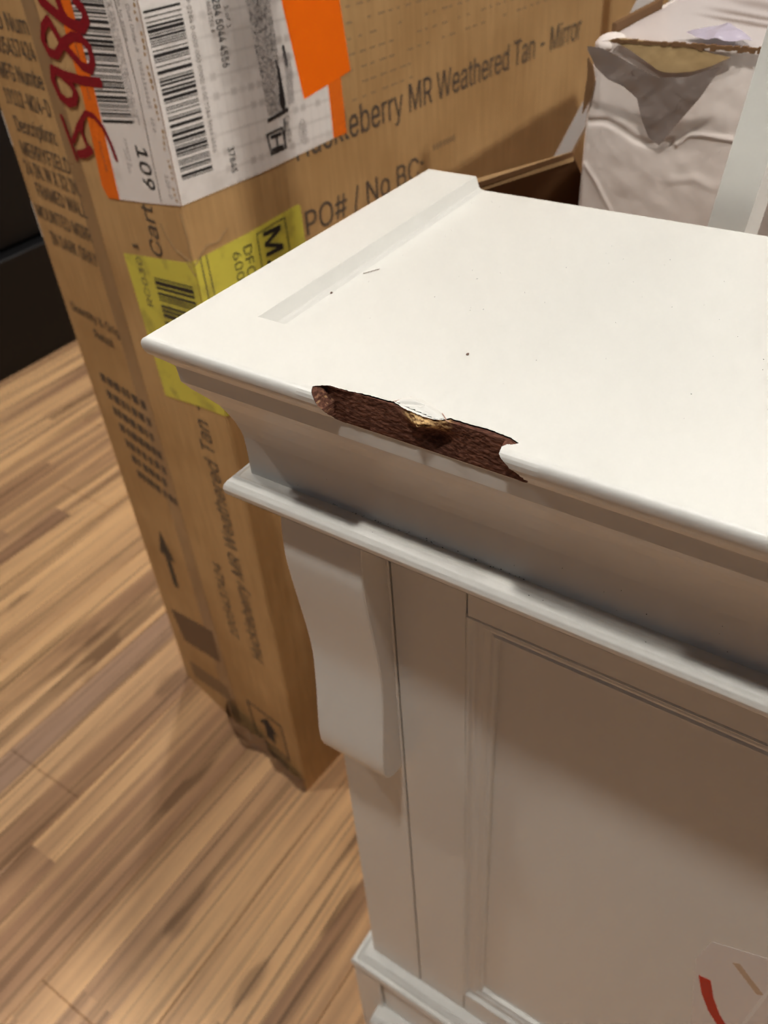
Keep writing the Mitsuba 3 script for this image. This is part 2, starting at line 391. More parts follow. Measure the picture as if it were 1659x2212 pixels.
crk = unary_union([LineString(q_).buffer(.00022) for q_ in ([(.1568, .0116), (.1581, .0128), (.1595, .0156), (.1625, .0186)], [(.1583, .0120), (.1620, .0124), (.1655, .0134), (.1690, .0146)], [(.1840, .0112), (.1862, .0100), (.1880, .0092)], [(.1856, .0108), (.1820, .0138)])])
crk = poly_mesh(crk, .0001); crk.apply_translation((0, 0, TOP + .0002))
obj('crack', crk, material('reddish_crack', principled((.42, .25, .20), .7, .2)), top, label='hairline reddish cracks in the paint')
obj('paint_flake', flake, WHITE, top, smooth=True, label='white flake of paint lifted above the dent')

COVE = fillet([(.0102, -.0199), (.0108, -.0204), (.0113, -.0305), (.0125, -.0325), (.0146, -.0364), (.0200, -.0437), (.0241, -.0498), (.0268, -.0560), (.0291, -.0627), (.0306, -.0690), (.0314, -.0742), (.0317, -.0864), (.0316, -.1030)], 0.0004, 3)
crown = obj('crown_moulding', outward(sweep_rings(stations(COVE)), (W / 2, .2, TOP - .07)), WHITE, cab, smooth=28)
BEAD = fillet([(.0330, -.1018), (.0262, -.1026), (.0252, -.1019), (.0243, -.1019), (.0232, -.1030), (.0205, -.1045), (.0186, -.1072), (.0178, -.1105), (.0184, -.1140), (.0198, -.1160), (.0216, -.1166), (.0222, -.1170), (.0222, -.1186), (.0540, -.1190)], 0.0006, 3)
obj('bead_moulding', outward(sweep_rings(stations(BEAD)), (W / 2, .2, TOP - .07)), WHITE, cab, smooth=35)
BASE = fillet([(.0540, -.8135), (.0440, -.8180), (.0390, -.8235), (.0375, -.8262), (.0350, -.8258), (.0332, -.8270), (.0321, -.8300), (.0322, -.8400), (.0335, -.8440), (.0360, -.8452), (.0540, -.8460)], 0.0012, 3)
obj('base_moulding', outward(sweep_rings(stations(BASE)), (W / 2, .2, TOP - .82)), WHITE, cab, smooth=35)

# carcass behind the frame
obj('carcass', cat(box(0.056, 0.074, 0.062, 0.285, 0.02, TOP - 0.0203), box(W - 0.074, W - 0.056, 0.062, 0.285, 0.02, TOP - 0.0203), box(0.056, W - 0.056, 0.279, 0.287, 0.05, TOP - 0.0203),
                   box(0.074, W - 0.074, 0.075, 0.28, 0.16, 0.178), box(0.04, W - 0.04, 0.034, 0.28, TOP - 0.1185, TOP - 0.1035)), WHITE, cab)
for s in (0, 1):
    mx = (lambda a, b: (a, b)) if s == 0 else (lambda a, b: (W - b, W - a))
    obj('post', box(*mx(.0525, .1165), .0525, .117, 0.0, TOP - .1188, 0.0009), WHITE, cab)
    obj('foot_block', box(*mx(.0335, .0700), .0335, .100, 0.0, TOP - .8455, 0.0012), WHITE, cab)
    # corbel: S-curved bracket under the bead
    pr = [(.0293, -.1190), (.0270, -.1380), (.0262, -.1580), (.0270, -.1690), (.0290, -.1890), (.0317, -.2120), (.0342, -.2340), (.0358, -.2530), (.0360, -.2680), (.0344, -.2920), (.0312, -.3220), (.0283, -.3480), (.0280, -.3580), (.0287, -.3670), (.0312, -.3745), (.0360, -.3800), (.0440, -.3835), (.0530, -.3850)]
    pr = fillet(pr, 0.006, 4)
    g = Polygon([(y, z) for y, z in pr] + [(.0530, -.1190)]).buffer(0)
    rings = []
    xa, xb = mx(.0528, .1152)
    for e, x in ((0.0011, xa), (0.0003, xa + 0.0004), (0, xa + 0.0012), (0, xb - 0.0012), (0.0003, xb - 0.0004), (0.0011, xb)):
        y, z = pr.T
        t = np.gradient(pr, axis=0); t /= np.linalg.norm(t, axis=1, keepdims=True)
        nrm = np.stack([-t[:, 1], t[:, 0]], 1)
        nrm *= np.sign((nrm * (np.array([.07, -.25]) - pr)).sum(1))[:, None]
        qd = pr + nrm * e
        rings.append(np.stack([np.full(len(pr), x), qd[:, 0], qd[:, 1] + TOP], 1))
    body = outward(sweep_rings(rings), ((xa + xb) / 2, .06, TOP - .25))
    caps = []
    for ring in (rings[0], rings[-1]):
        v, f = trimesh.creation.triangulate_polygon(Polygon([(r[1], r[2]) for r in ring] + [(.0535, TOP - .119)]).buffer(0), engine='earcut')
        cap = outward(trimesh.Trimesh(np.stack([np.full(len(v), ring[0, 0]), v[:, 0], v[:, 1]], 1), f, process=False), ((xa + xb) / 2, .04, TOP - .25))
        caps.append(cap)
    obj('corbel', cat(body, *caps), WHITE, cab, smooth=35)
    obj('stile', box(*mx(.1182, .1730), .0530, .075, TOP - .8462, TOP - .1188, 0.0004), WHITE, cab)
    obj('apron', box(*mx(.0722, W / 2 - .001), .0370, .055, 0.075, TOP - .8455, 0.0012), WHITE, cab)
PX_0, PX_1, PZ_0, PZ_1 = .1729, W - .1729, -.7709, -.1744
obj('rail', box(.1739, W - .1739, .0530, .075, TOP - .1746, TOP - .1188, 0.0008), WHITE, cab)
obj('rail', box(.1739, W - .1739, .0530, .075, TOP - .8462, TOP - .7707, 0.0008), WHITE, cab)
MOULD = fillet([(0, .0560), (.0001, .0534), (.0010, .0524), (.0024, .0530), (.0034, .0556), (.0046, .0576), (.0072, .0580), (.0092, .0576), (.0110, .0577), (.0132, .0596), (.0150, .0606), (.0160, .0598), (.0172, .0592), (.0184, .0600), (.0190, .0622), (.0190, .0650)], 0.0008, 3)
def ring_at(m, y):
    return [np.array([(PX_0 + m_, y_, TOP + PZ_0 + m_) for m_, y_ in zip(m, y)]), np.array([(PX_1 - m_, y_, TOP + PZ_0 + m_) for m_, y_ in zip(m, y)]),
            np.array([(PX_1 - m_, y_, TOP + PZ_1 - m_) for m_, y_ in zip(m, y)]), np.array([(PX_0 + m_, y_, TOP + PZ_1 - m_) for m_, y_ in zip(m, y)])]
rg = ring_at(MOULD[:, 0], MOULD[:, 1])
for a_, b_ in ((0, 1), (1, 2), (2, 3), (3, 0)):
    obj('panel_moulding', outward(sweep_rings([rg[a_], rg[b_]]), (W / 2, .3, TOP - .45)), WHITE, cab, smooth=35)
obj('front_panel', box(PX_0 + .006, PX_1 - .006, .0645, .072, TOP + PZ_0 + .006, TOP + PZ_1 - .006), WHITE, cab)
# low ledge between the feet
LED = fillet([(.040, .158), (.022, .1575), (.014, .153), (.012, .148), (.014, .142), (.040, .140)], 0.003, 4)
obj('lower_ledge', cat(sweep_rings([np.array([(.0640, y, z) for y, z in LED]), np.array([(W - .0640, y, z) for y, z in LED])])), WHITE, cab, smooth=40)

# specks of dirt on the ledge, and debris on the top
speck = []
def add_speck(x, y, z, r):
    s = trimesh.creation.icosphere(1, r); s.apply_scale((rng.uniform(.8, 1.8), 1, .6)); s.apply_translation((x, y, z)); speck.append(s)
for k in range(46):
    x = .095 + .125 * rng.random() ** 1.3
    add_speck(x, .0316 - .0001, TOP - .1010 + rng.normal(0, .0011), rng.uniform(.00014, .00036))
for k in range(26):
    add_speck(rng.uniform(.1, .32), .0250 + rng.uniform(-.002, .005), TOP - .1026, rng.uniform(.00013, .00026))
for k in range(12):
    add_speck(rng.uniform(.06, .34), .0315, TOP - rng.uniform(.080, .1), rng.uniform(.00010, .00022))
for k in range(60):
    add_speck(rng.uniform(.05, .34), rng.uniform(.06, .28), TOP - REC, rng.uniform(.00013, .00026))
key = obj('dirt', cat(*speck), BLACK_INK, cab)
labels[key] = {'label': 'tiny dark specks of dirt on the ledge and top', 'kind': 'stuff'}
def thread(pts, r):
    pts = np.array(pts, float)
    return trimesh.util.concatenate([trimesh.creation.cylinder(r, segment=(a, b), sections=8) for a, b in zip(pts[:-1], pts[1:])])
zt = TOP - REC + 0.0004
FIB = material('dark_fibre', principled((0.16, 0.10, 0.08), 0.6, 0.3))
key = obj('hair', thread([(.0524, .1371, zt), (.0540, .1393, zt + .0002), (.0562, .1430, zt + .0003), (.0581, .1467, zt + .0002)], 0.00022), FIB)
labels[key] = {'label': 'short dark hair lying on the white cabinet top near its left border', 'category': 'hair'}
for (x, y), lb in (((.0503, .1063), 'tiny brown crumb against the left border of the white cabinet top'), ((.1581, .0800), 'tiny brown crumb on the white cabinet top behind the paint flake')):
    c = trimesh.creation.icosphere(2, 0.00075); c.apply_scale((.9, 1.5, .6)); c.apply_translation((x, y, zt - .0001))
    key = obj('crumb', c, FIB); labels[key] = {'label': lb, 'category': 'crumb'}

# sticker on the front panel, cut by the frame
stk = thing('warning_sticker', 'pale sticker with a red curved stripe on the white front panel', 'sticker')
def on_panel(g, y):
    m = poly_mesh(g, 0.0002); v = m.vertices
    m.vertices = np.stack([v[:, 0], y - v[:, 2], v[:, 1] + TOP], 1); m.invert()
    return m
obj('sticker_sheet', on_panel(Polygon([(.3640, -.4520), (.3690, -.4180), (.4200, -.3930), (.4720, -.4060), (.4860, -.4500), (.4820, -.5700), (.4300, -.6000), (.3820, -.5750)]).buffer(0.002), .0645), STICKER, stk)
arc = [(.3724, -.4722), (.3790, -.4960), (.3880, -.5170), (.3960, -.5290), (.4100, -.5420), (.4270, -.5500), (.4450, -.5490), (.4600, -.5400)]
obj('red_stripe', on_panel(LineString(arc).buffer(.0045, cap_style=2), .0643), RED, stk, label='red curved stripe')
obj('pale_line', on_panel(LineString([(.4080, -.5160), (.4120, -.4250), (.4200, -.4100)]).buffer(.0012), .0643), PLASTIC_WHITE, stk)
obj('tan_band', on_panel(LineString([(.3861, -.4275), (.4080, -.4520)]).buffer(.0028, cap_style=2), .0643), material('tan_print', principled((.55, .40, .28), .5, .3)), stk)

# ------------------------------------------------------------------ the tall mirror carton
DEC = {'s5a': [(0.2061, 1.0631), (0.2023, 1.0428), (0.1983, 1.0219)], 's5b': [(0.1943, 1.0407), (0.1721, 1.0592), (0.1467, 1.0754), (0.1318, 1.0748), (0.1179, 1.0668), (0.1105, 1.053), (0.1066, 1.0384)], 's5c': [(0.1587, 1.0669), (0.1685, 1.0549), (0.1652, 1.0438), (0.1622, 1.0369)], 's5d': [(0.1891, 1.0279), (0.1743, 1.0313), (0.158, 1.038)], 's9': [(0.0997, 1.1088), (0.1353, 1.1063), (0.1691, 1.1068), (0.1956, 1.1098), (0.2015, 1.0983), (0.1957, 1.0848), (0.1807, 1.0801), (0.1654, 1.0834), (0.1573, 1.0922), (0.1625, 1.1007), (0.1767, 1.1059)], 's8': [(0.1738, 1.1552), (0.1896, 1.1475), (0.1983, 1.1351), (0.1924, 1.1253), (0.1771, 1.1242), (0.1649, 1.131), (0.1568, 1.1368), (0.1318, 1.1448), (0.1156, 1.1449), (0.1035, 1.1385), (0.1028, 1.1274), (0.1118, 1.1186), (0.1273, 1.1197), (0.1446, 1.1294), (0.1595, 1.138), (0.1663, 1.146), (0.1738, 1.1552)], 's6': [(0.1786, 1.1709), (0.1511, 1.1612), (0.1284, 1.1554), (0.1071, 1.1538), (0.0948, 1.1615), (0.0976, 1.1698), (0.1088, 1.1769)], 's6b': [(0.1423, 1.1747), (0.1397, 1.1634), (0.1327, 1.1565)]}
CC = np.array([-.2574 - .97726 * .011, .28545 + .21201 * .011, 0.0])
UL = np.array([-.97726, .21201, 0.0]); UR = np.array([.07, 1.0, 0.0]); UR /= np.linalg.norm(UR)
UP = np.array([0, 0, 1.0])
FACES = {'L': (-UL, np.cross(-UL, UP)), 'R': (UR, np.cross(UR, UP))}
carton = thing('mirror_carton', 'tall brown cardboard carton with shipping labels and red marker numbers, left of the white cabinet', 'cardboard box')
LW, RW, CH = 0.373, 0.875, 1.55
def face_point(face, d, z, lift=0.0):
    R_, N_ = FACES[face]
    return CC + (R_ * (-d) if face == 'L' else R_ * d) + UP * z + N_ * lift
def face_poly(face, g, lift=0.0005, th=0.0003):
    """A flat piece in (distance from the corner, height) laid on a face of the carton."""
    m = poly_mesh(g, th)
    R_, N_ = FACES[face]
    sg = -1 if face == 'L' else 1
    v = m.vertices
    m.vertices = CC + np.outer(v[:, 0] * sg, R_) + np.outer(v[:, 1], UP) + np.outer(v[:, 2] + lift, N_)
    if face == 'L': m.invert()
    return m
def face_text(face, s, d, z, h, width=None, turn='h', lift=0.0005, bold=False, wscale=1.0):
    t = meshkit.text_mesh(s, h, 0.0002, bold)
    b = t.bounds
    t.apply_translation((-b[0, 0], 0, 0))
    if width: t.apply_scale((width / (b[1, 0] - b[0, 0]), 1, 1))
    R_, N_ = FACES[face]
    X, Y = {'h': (R_, UP), 'cw': (-UP, R_), 'ccw': (UP, -R_)}[turn]
    t.apply_transform(matrix(X, Y, N_, face_point(face, d, z, lift)))
    return t
C0, A0 = CC, CC + UL * LW
plan = Polygon([C0[:2], (C0 + UR * RW)[:2], (A0 + UR * RW)[:2], A0[:2]]).buffer(-0.004).buffer(0.004, quad_segs=4)
body = trimesh.creation.extrude_polygon(plan, CH, engine='earcut')
obj('body', body, CARD, carton, smooth=20)
# print on the narrow side
SKU = [('SKU Num', .335, .2282, 1.137), ('1005437424', .334, .230, 1.1125), ('MFG Numbe', .3361, .2307, 1.0855), ('19112-M24-D', .3434, .2331, 1.058), ('Description:', .3397, .2387, 1.0280), ('MERRYFIELD', .3455, .2254, .9995),
       ('24 IN. W X 32 IN.', .3527, .2169, .9765), ('FRAMED WALL', .3397, .2155, .9515), ('MOUNTED MIRR', .3617, .2219, .9215), ('IN DARK GRAY', .3430, .2244, .8905)]
for s, da, db, z in SKU:
    obj('printed_text', face_text('L', s, da, z, .0172, da - db), INK, carton)
obj('printed_text', face_text('L', 'Quantity & Orig', .3496, .797, .0125, .125), INK, carton)
obj('printed_text', face_text('L', 'Retail', .300, .772, .0125, .050), INK, carton)
obj('printed_text', face_text('L', 'Carton', .0590, .946, .0225, .086, 'ccw'), INK, carton)
obj('printed_text', face_text('L', 'Huckleberry MR Weathered Tan -', .048, .300, .0290, .468, 'ccw'), INK, carton)
obj('printed_text', face_text('L', '1005437424', .1080, .310, .0230, .160, 'ccw'), INK, carton)
# illegible print further down: rows of short dashes
dashes = []
for r, z in enumerate(np.linspace(.695, .535, 7)):
    d = .325 - .004 * r
    while d > .200 + .006 * (r % 3):
        w = rng.uniform(.006, .016)
        dashes.append(sbox(d - w, z, d, z + .0135)); d -= w + rng.uniform(.003, .008)
obj('printed_rows', face_poly('L', unary_union(dashes)), INK, carton)
def arrow(dc, z0, z1, w, hw):
    hz = z1 - (z1 - z0) * .45
    return Polygon([(dc - w, z0), (dc - w, hz), (dc - hw, hz), (dc, z1), (dc + hw, hz), (dc + w, hz), (dc + w, z0)])
obj('arrow_mark', face_poly('L', arrow(.287, .305, .432, .0075, .022)), BLACK_INK, carton)
obj('print_block', face_poly('L', Polygon([(.342, .212), (.197, .262), (.199, .180), (.325, .140)])), SOFT_INK, carton)
obj('print_block', face_poly('L', Polygon([(.335, .075), (.200, .112), (.200, .072), (.330, .030)])), GHOST, carton)
fr2 = Polygon([(.138, .132), (.038, .152), (.034, .055), (.132, .040)])
obj('arrow_frame', face_poly('L', fr2.difference(fr2.buffer(-.0035))), INK, carton)
obj('arrow_mark', face_poly('L', affinity.skew(arrow(.082, .068, .130, .012, .026), 0, 0)), BLACK_INK, carton)
obj('print_block', face_poly('L', Polygon([(.130, .028), (.050, .036), (.046, .008), (.124, .004)])), GHOST, carton)
# tape down the narrow side, crumpled tape round the bottom corner
obj('tape_strip', face_poly('L', Polygon([(.2260, 1.54), (.1990, 1.54), (.1830, .02), (.2230, .02)]), .0002, .0002), TAPE, carton)
def crumple(face, d0, d1, z0, z1, n, m, amp, seed, lift=.002):
    dd, zz = np.meshgrid(np.linspace(d0, d1, n), np.linspace(z0, z1, m), indexing='ij')
    h = lift + amp * meshkit.fbm(np.stack([dd.ravel() * 26, zz.ravel() * 26, 0 * dd.ravel() + seed], -1), 3, seed) * np.sin(np.pi * np.clip((dd.ravel() - d0) / (d1 - d0), 0, 1)) ** .5
    pts = np.array([face_point(face, a, b, c) for a, b, c in zip(dd.ravel(), zz.ravel(), h)])
    return sweep_rings(pts.reshape(n, m, 3))
obj('crumpled_tape', crumple('L', .10, .215, .001, .060, 30, 16, .030, 4), GLOSSY_TAPE, carton, smooth=True)
obj('crumpled_tape', crumple('L', .0, .10, .001, .040, 26, 14, .018, 8), GLOSSY_TAPE, carton, smooth=True)
# creases at the crushed corner
for pts in ([(.003, .957), (.028, .962), (.041, .974), (.048, .985)], [(.003, .952), (.001, .985), (.004, 1.005)], [(.0, .944), (.012, .956), (.020, .963)]):
    obj('crease', face_poly('L', LineString([(max(a, .0006), b) for a, b in pts]).buffer(.0009), .0002, .0009), CARD_EDGE, carton)
obj('crease', face_poly('R', LineString([(.001, .955), (.020, .968), (.035, .966), (.050, .975)]).buffer(.0009), .0002, .0009), CARD_EDGE, carton)
for za, zb in ((1.004, 1.043), (.890, .936)):
    obj('foam_pad', face_poly('L', sbox(LW - .001, za, LW + .0045, zb), -.012, .010), PLASTIC_WHITE, carton, label='pale packing foam peeping out at the left edge')
# print on the broad side
obj('printed_text', face_text('R', 'Huckleberry MR Weathered Tan - Mirror', .1630, 1.0090, .0310, .640), INK, carton)
obj('printed_text', face_text('R', 'PO# / No BC:', .1650, .9270, .0265, .226), INK, carton)
gr = []
for r in range(9):
    for c_ in range(30):
        if rng.random() < .8:
            d, z = .262 + .0175 * c_ + rng.uniform(-.002, .002), 1.165 - .0150 * r + .00 * c_
            if r >= 7 and c_ > 6: continue
            gr.append(sbox(d, z, d + rng.uniform(.005, .0125), z + .0022))
obj('faded_rows', face_poly('R', unary_union(gr), .0002, .0001), material('very_faded_ink', principled((0.335, 0.205, 0.105), .7, .2)), carton)
obj('faded_rows', face_poly('R', unary_union([sbox(.414 + .0075 * k, .951, .4188 + .0075 * k, .958) for k in range(7)]), .0002, .0001), GHOST, carton)

# shipping label wrapped round the corner
D_ = DEC
def clipL(pts, hi=9): return Polygon([(max(a, 0.0), b) for a, b in pts])
ship = obj('shipping_label', cat(face_poly('L', Polygon([(.1235, .9937), (.060, 1.0035), (0, 1.0140), (0, 1.215), (.1190, 1.215)]), .0006), face_poly('R', Polygon([(0, 1.0140), (.1061, 1.0127), (.2250, 1.0164), (.2234, 1.07), (.214, 1.215), (0, 1.215)]), .0006)),
           PAPER, carton, label='white shipping label with barcodes')
obj('orange_border', face_poly('L', Polygon([(.1481, .9901), (.1556, 1.0018), (.1443, 1.0908), (.1447, 1.1505), (.1361, 1.1737), (.133, 1.215), (.115, 1.215), (.1173, 1.1684), (.1157, 1.1036), (.1230, .9937)]), .0008), DEEP_ORANGE, ship, label='orange border strip')
obj('orange_border', face_poly('R', Polygon([(.2240, 1.0164), (.2465, 1.0163), (.2440, 1.0750), (.238, 1.215), (.214, 1.215), (.2228, 1.07)]), .0008), DEEP_ORANGE, ship, label='orange border strip')
obj('orange_sticker', face_poly('R', Polygon([(.1600, 1.215), (.1685, 1.150), (.1836, 1.0655), (.2608, 1.0765), (.2520, 1.1430), (.247, 1.215)]), .0012), ORANGE, carton, label='plain orange sticker over the label')
def barcode(quad, n, seed, light=False):
    """Bars between the left side (q0 to q3) and the right side (q1 to q2) of a quadrilateral."""
    q0, q1, q2, q3 = map(np.array, quad)
    r = np.random.default_rng(seed)
    t, out = 0.0, []
    ws = [(r.choice([1, 1, 2, 3]), r.choice([1, 1, 2, 3])) for _ in range(n)]
    tot = sum(a + b for a, b in ws)
    for a, b in ws:
        t1, t2 = t / tot, (t + a) / tot
        out.append(Polygon([q0 + (q3 - q0) * t1, q1 + (q2 - q1) * t1, q1 + (q2 - q1) * t2, q0 + (q3 - q0) * t2]))
        t += a + b
    return unary_union(out)
obj('barcode', face_poly('L', barcode([(.1185, 1.205), (.0565, 1.205), (.0542, 1.0775), (.1150, 1.0691)], 42, 3), .0010, .0002), BLACK_INK, ship)
obj('barcode', face_poly('R', barcode([(.0026, 1.1745), (.0432, 1.1746), (.0456, 1.0331), (.0068, 1.035)], 44, 5), .0010, .0002), BLACK_INK, ship)
obj('label_rule', face_poly('L', LineString([(.0385, 1.200), (.0345, 1.1669), (.0310, 1.1128), (.0350, 1.0105)]).buffer(.0005), .0010, .0002), INK, ship)
obj('label_text', face_text('L', '109', .0610, 1.0590, .0200, .040, 'cw', .0010, True), BLACK_INK, ship)
for s, d, z, h, w in (('Free & easy way to return items', .0490, 1.196, .0036, .11), ('www.homedepot.com/customerservice', .0530, 1.200, .0028, .12), ('or call customer service for help', .0440, 1.180, .0030, .10), ('Cust Order #', .0190, 1.1790, .0055, .036), ('WG36344625', .0190, 1.1380, .0055, .040),
                      ('Ship to store', .0320, 1.1900, .0040, .040), ('60 d', .0195, 1.090, .0048, .012), ('123974 2', .0800, 1.0620, .0032, .026), ('410 331', .0860, 1.0520, .0032, .024), ('105-0', .0170, 1.0400, .0060, .022)):
    obj('label_text', face_text('L', s, d, z, h, w, 'cw', .0010), GREY_INK, ship)
for s, d, z, h, w in (('DIPERECOM   TRACKING', .1320, 1.140, .0034, .050), ('PACKAGE', .1360, 1.050, .0030, .030)):
    obj('orange_print', face_text('L', s, d, z, h, w, 'cw', .0011), INK, ship)
for s, d, z, h, w, b in (('1P 0284 0 (000 000 0000) 0 00 7284 5044 4556', .0500, 1.1790, .0048, .130, False), ('MASTER #', .0725, 1.1700, .0050, .024, False), ('7284 5044 4556', .0800, 1.1760, .0085, .060, True), ('1 of 1', .0930, 1.1640, .0050, .018, False),
                         ('37845', .0690, 1.0480, .0075, .024, True), ('FedEx', .1520, 1.0565, .0062, .026, False), ('(GRD)', .1740, 1.0435, .0048, .016, False)):
    obj('label_text', face_text('R', s, d, z, h, w, 'cw', .0010, b), BLACK_INK if b else INK, ship)
quad = np.array([(.1180, 1.205), (.1500, 1.205), (.1555, 1.063), (.1290, 1.062)])
u_ = np.linspace(0, 1, 8)
pv = np.array([[(quad[0] * (1 - a) + quad[1] * a) * (1 - b) + (quad[3] * (1 - a) + quad[2] * a) * b for b in u_] for a in u_])
ring = [np.array([face_point('R', p[0], p[1], .0010) for p in row]) for row in pv]
uvs = np.array([[(a, b) for b in u_] for a in u_]).reshape(-1, 2)
scene[numbered(ship + '__code_block')] = mikit.ply(sweep_rings(ring), CODE, smooth=False, uv=uvs)
obj('ink_smear', face_poly('R', unary_union([Polygon([(.1490, 1.110), (.1530, 1.100), (.1560, 1.068), (.1520, 1.058), (.1470, 1.070), (.1500, 1.090)]), LineString([(.1620, 1.1180), (.1640, 1.1020)]).buffer(.0017), Polygon([(.1270, 1.0600), (.1585, 1.0640), (.1585, 1.0600), (.1270, 1.0565)]), LineString([(.1510, 1.054), (.1470, 1.028)]).buffer(.0012)]), .0012, .0002), BLACK_INK, ship)
obj('ink_smear', face_poly('R', unary_union([LineString([(.1600 + .0025 * k, 1.112), (.1620 + .0025 * k, 1.095), (.1600 + .0025 * k, 1.066)]).buffer(.0005) for k in range(4)]), .0012, .0002), GREY_INK, ship)
hb = Polygon([(.1225, 1.0470), (.1470, 1.0480), (.1500, 1.0260), (.1255, 1.0250)])
obj('letter_box', face_poly('R', hb.difference(hb.buffer(-.0022)), .0011, .0002), BLACK_INK, ship)
obj('label_text', face_text('R', 'H', .1285, 1.0440, .0155, .016, 'cw', .0012, True), BLACK_INK, ship)
obj('seal_mark', face_poly('R', (lambda e: e.difference(e.buffer(-.0007)))(affinity.scale(Point(.1765, 1.0355).buffer(1), .0055, .0125)), .0011, .0002), GREY_INK, ship)
wear = []
for k in range(34):
    z = 1.018 + .0052 * k
    wear.append(Point(.0045 + .0015 * math.sin(k * .9) + rng.uniform(-.0008, .0008), z).buffer(rng.uniform(.0009, .0019)))
obj('fold_wear', face_poly('L', unary_union([w for k, w in enumerate(wear) if k % 5 != 3]).buffer(.0004), .0010, .0002), CARD_EDGE, ship, label='brown worn paper along the fold')
# yellow label under it
yel = obj('yellow_label', cat(face_poly('L', Polygon([(.1481, .9289), (.0176, .9530), (0, .9590), (0, .775), (.0534, .7655), (.1375, .7467)]), .0006), face_poly('R', Polygon([(0, .9590), (.0807, .9610), (.1550, .9655), (.1590, .9630), (.1640, .775), (0, .775)]), .0006)), YELLOW, carton, label='yellow paper label')
obj('barcode', face_poly('L', barcode([(.0900, .9170), (.0110, .9290), (.0080, .8250), (.0860, .8150)], 17, 11), .0010, .0002), BLACK_INK, yel)
obj('label_text', face_text('L', 'RC030 1', .1090, .8750, .0110, .075, 'ccw', .0010), INK, yel)
obj('label_rule', face_poly('R', unary_union([LineString([(.0085, .9590), (.0100, .800)]).buffer(.0007), LineString([(.0165, .9590), (.0190, .800)]).buffer(.0007)]), .0010, .0002), INK, yel)
mb = Polygon([(.0880, .9560), (.1330, .9595), (.1375, .820), (.0880, .820)])
obj('letter_box', face_poly('R', mb.difference(mb.buffer(-.0014)), .0010, .0002), BLACK_INK, yel)
obj('label_text', face_text('R', 'M.1', .0980, .9540, .0260, .060, 'cw', .0010, True), BLACK_INK, yel)
obj('label_text', face_text('R', 'DFC', .0665, .9490, .0120, .034, 'cw', .0010), BLACK_INK, yel)
obj('label_text', face_text('R', '6001', .0510, .9480, .0110, .042, 'cw', .0010), BLACK_INK, yel)
# red marker digits
marks = [[D_['s5a'], D_['s5b'], D_['s5c'], D_['s5d']], [D_['s9']], [D_['s8']], [D_['s6'] + [(.117, 1.195), (.128, 1.212)], D_['s6b'], [(.1786, 1.1709), (.19, 1.188)]]]
WID = (.0030, .0046, .0044, .0052)
for w, strokes in zip(WID, marks):
    g = unary_union([LineString(p).buffer(w * (1.5 if i_ == 3 else 1.0)) for i_, p in enumerate(strokes)]).simplify(.0003)
    obj('marker_digit', face_poly('L', g, .0014, .0002), RED_INK, carton, label='hand-written red marker digit')

# ------------------------------------------------------------------ things behind the cabinet
# leaning white post
pst = thing('white_post', 'white square post leaning behind the white cabinet, in front of the torn white box', 'post')
def lean(xa, xb, ya, yb, z0, z1, k, dx=0.0):
    m = box(xa, xb, ya, yb, 0, 1, 0.0)
    v = m.vertices.copy()
    zz = z0 + v[:, 2] * (z1 - z0)
    v[:, 0] += k * (zz - 1.0595); v[:, 2] = zz
    m.vertices = v
    return m
obj('shaft', lean(.2079, .2325, .325, .383, 0.0, 1.62, .100), WHITE, pst)

# white box with torn front
wb = thing('white_box', 'torn white cardboard box behind the white cabinet', 'cardboard box')
BX0, BX1, BY0, BY1, BZ = .0745, .62, .42, .98, 1.1495
def seg_d(P, pts):
    L_ = LineString(pts); return shapely.distance(shapely.points(P[:, 0], P[:, 1]), L_)
nx, nz = 150, 130
gx_, gz_ = np.meshgrid(np.r_[np.linspace(BX0, .26, nx), np.linspace(.28, BX1, 12)], np.r_[np.linspace(0, .95, 12), np.linspace(.96, BZ, nz)], indexing='ij')
P = np.stack([gx_.ravel(), gz_.ravel()], 1)
h = np.zeros(len(P))
for pts, amp, w in (([(.0745, 1.0897), (.093, 1.0915), (.103, 1.0881), (.1172, 1.0809), (.1288, 1.0781), (.1429, 1.082), (.148, 1.0822)], -.0016, .0022), ([(.153, 1.0822), (.159, 1.0882), (.1699, 1.0894), (.1913, 1.0884)], .0017, .0016),
                    ([(.0779, 1.0566), (.0909, 1.0414), (.1045, 1.0223)], .0013, .0013), ([(.1512, 1.0534), (.1687, 1.0575), (.1839, 1.0526), (.1901, 1.0569)], .0008, .0035), ([(.149, 1.0822), (.151, 1.0800)], .0022, .0013)):
    h += amp * np.exp(-(seg_d(P, pts) / w) ** 2)
h += .003 * (meshkit.fbm(np.stack([P[:, 0] * 22, P[:, 1] * 22, 0 * P[:, 0]], -1), 3, 2) - .5)
edge = np.clip((P[:, 0] - BX0) / .004, 0, 1)
h = h * edge - .004 * (1 - edge) ** 2
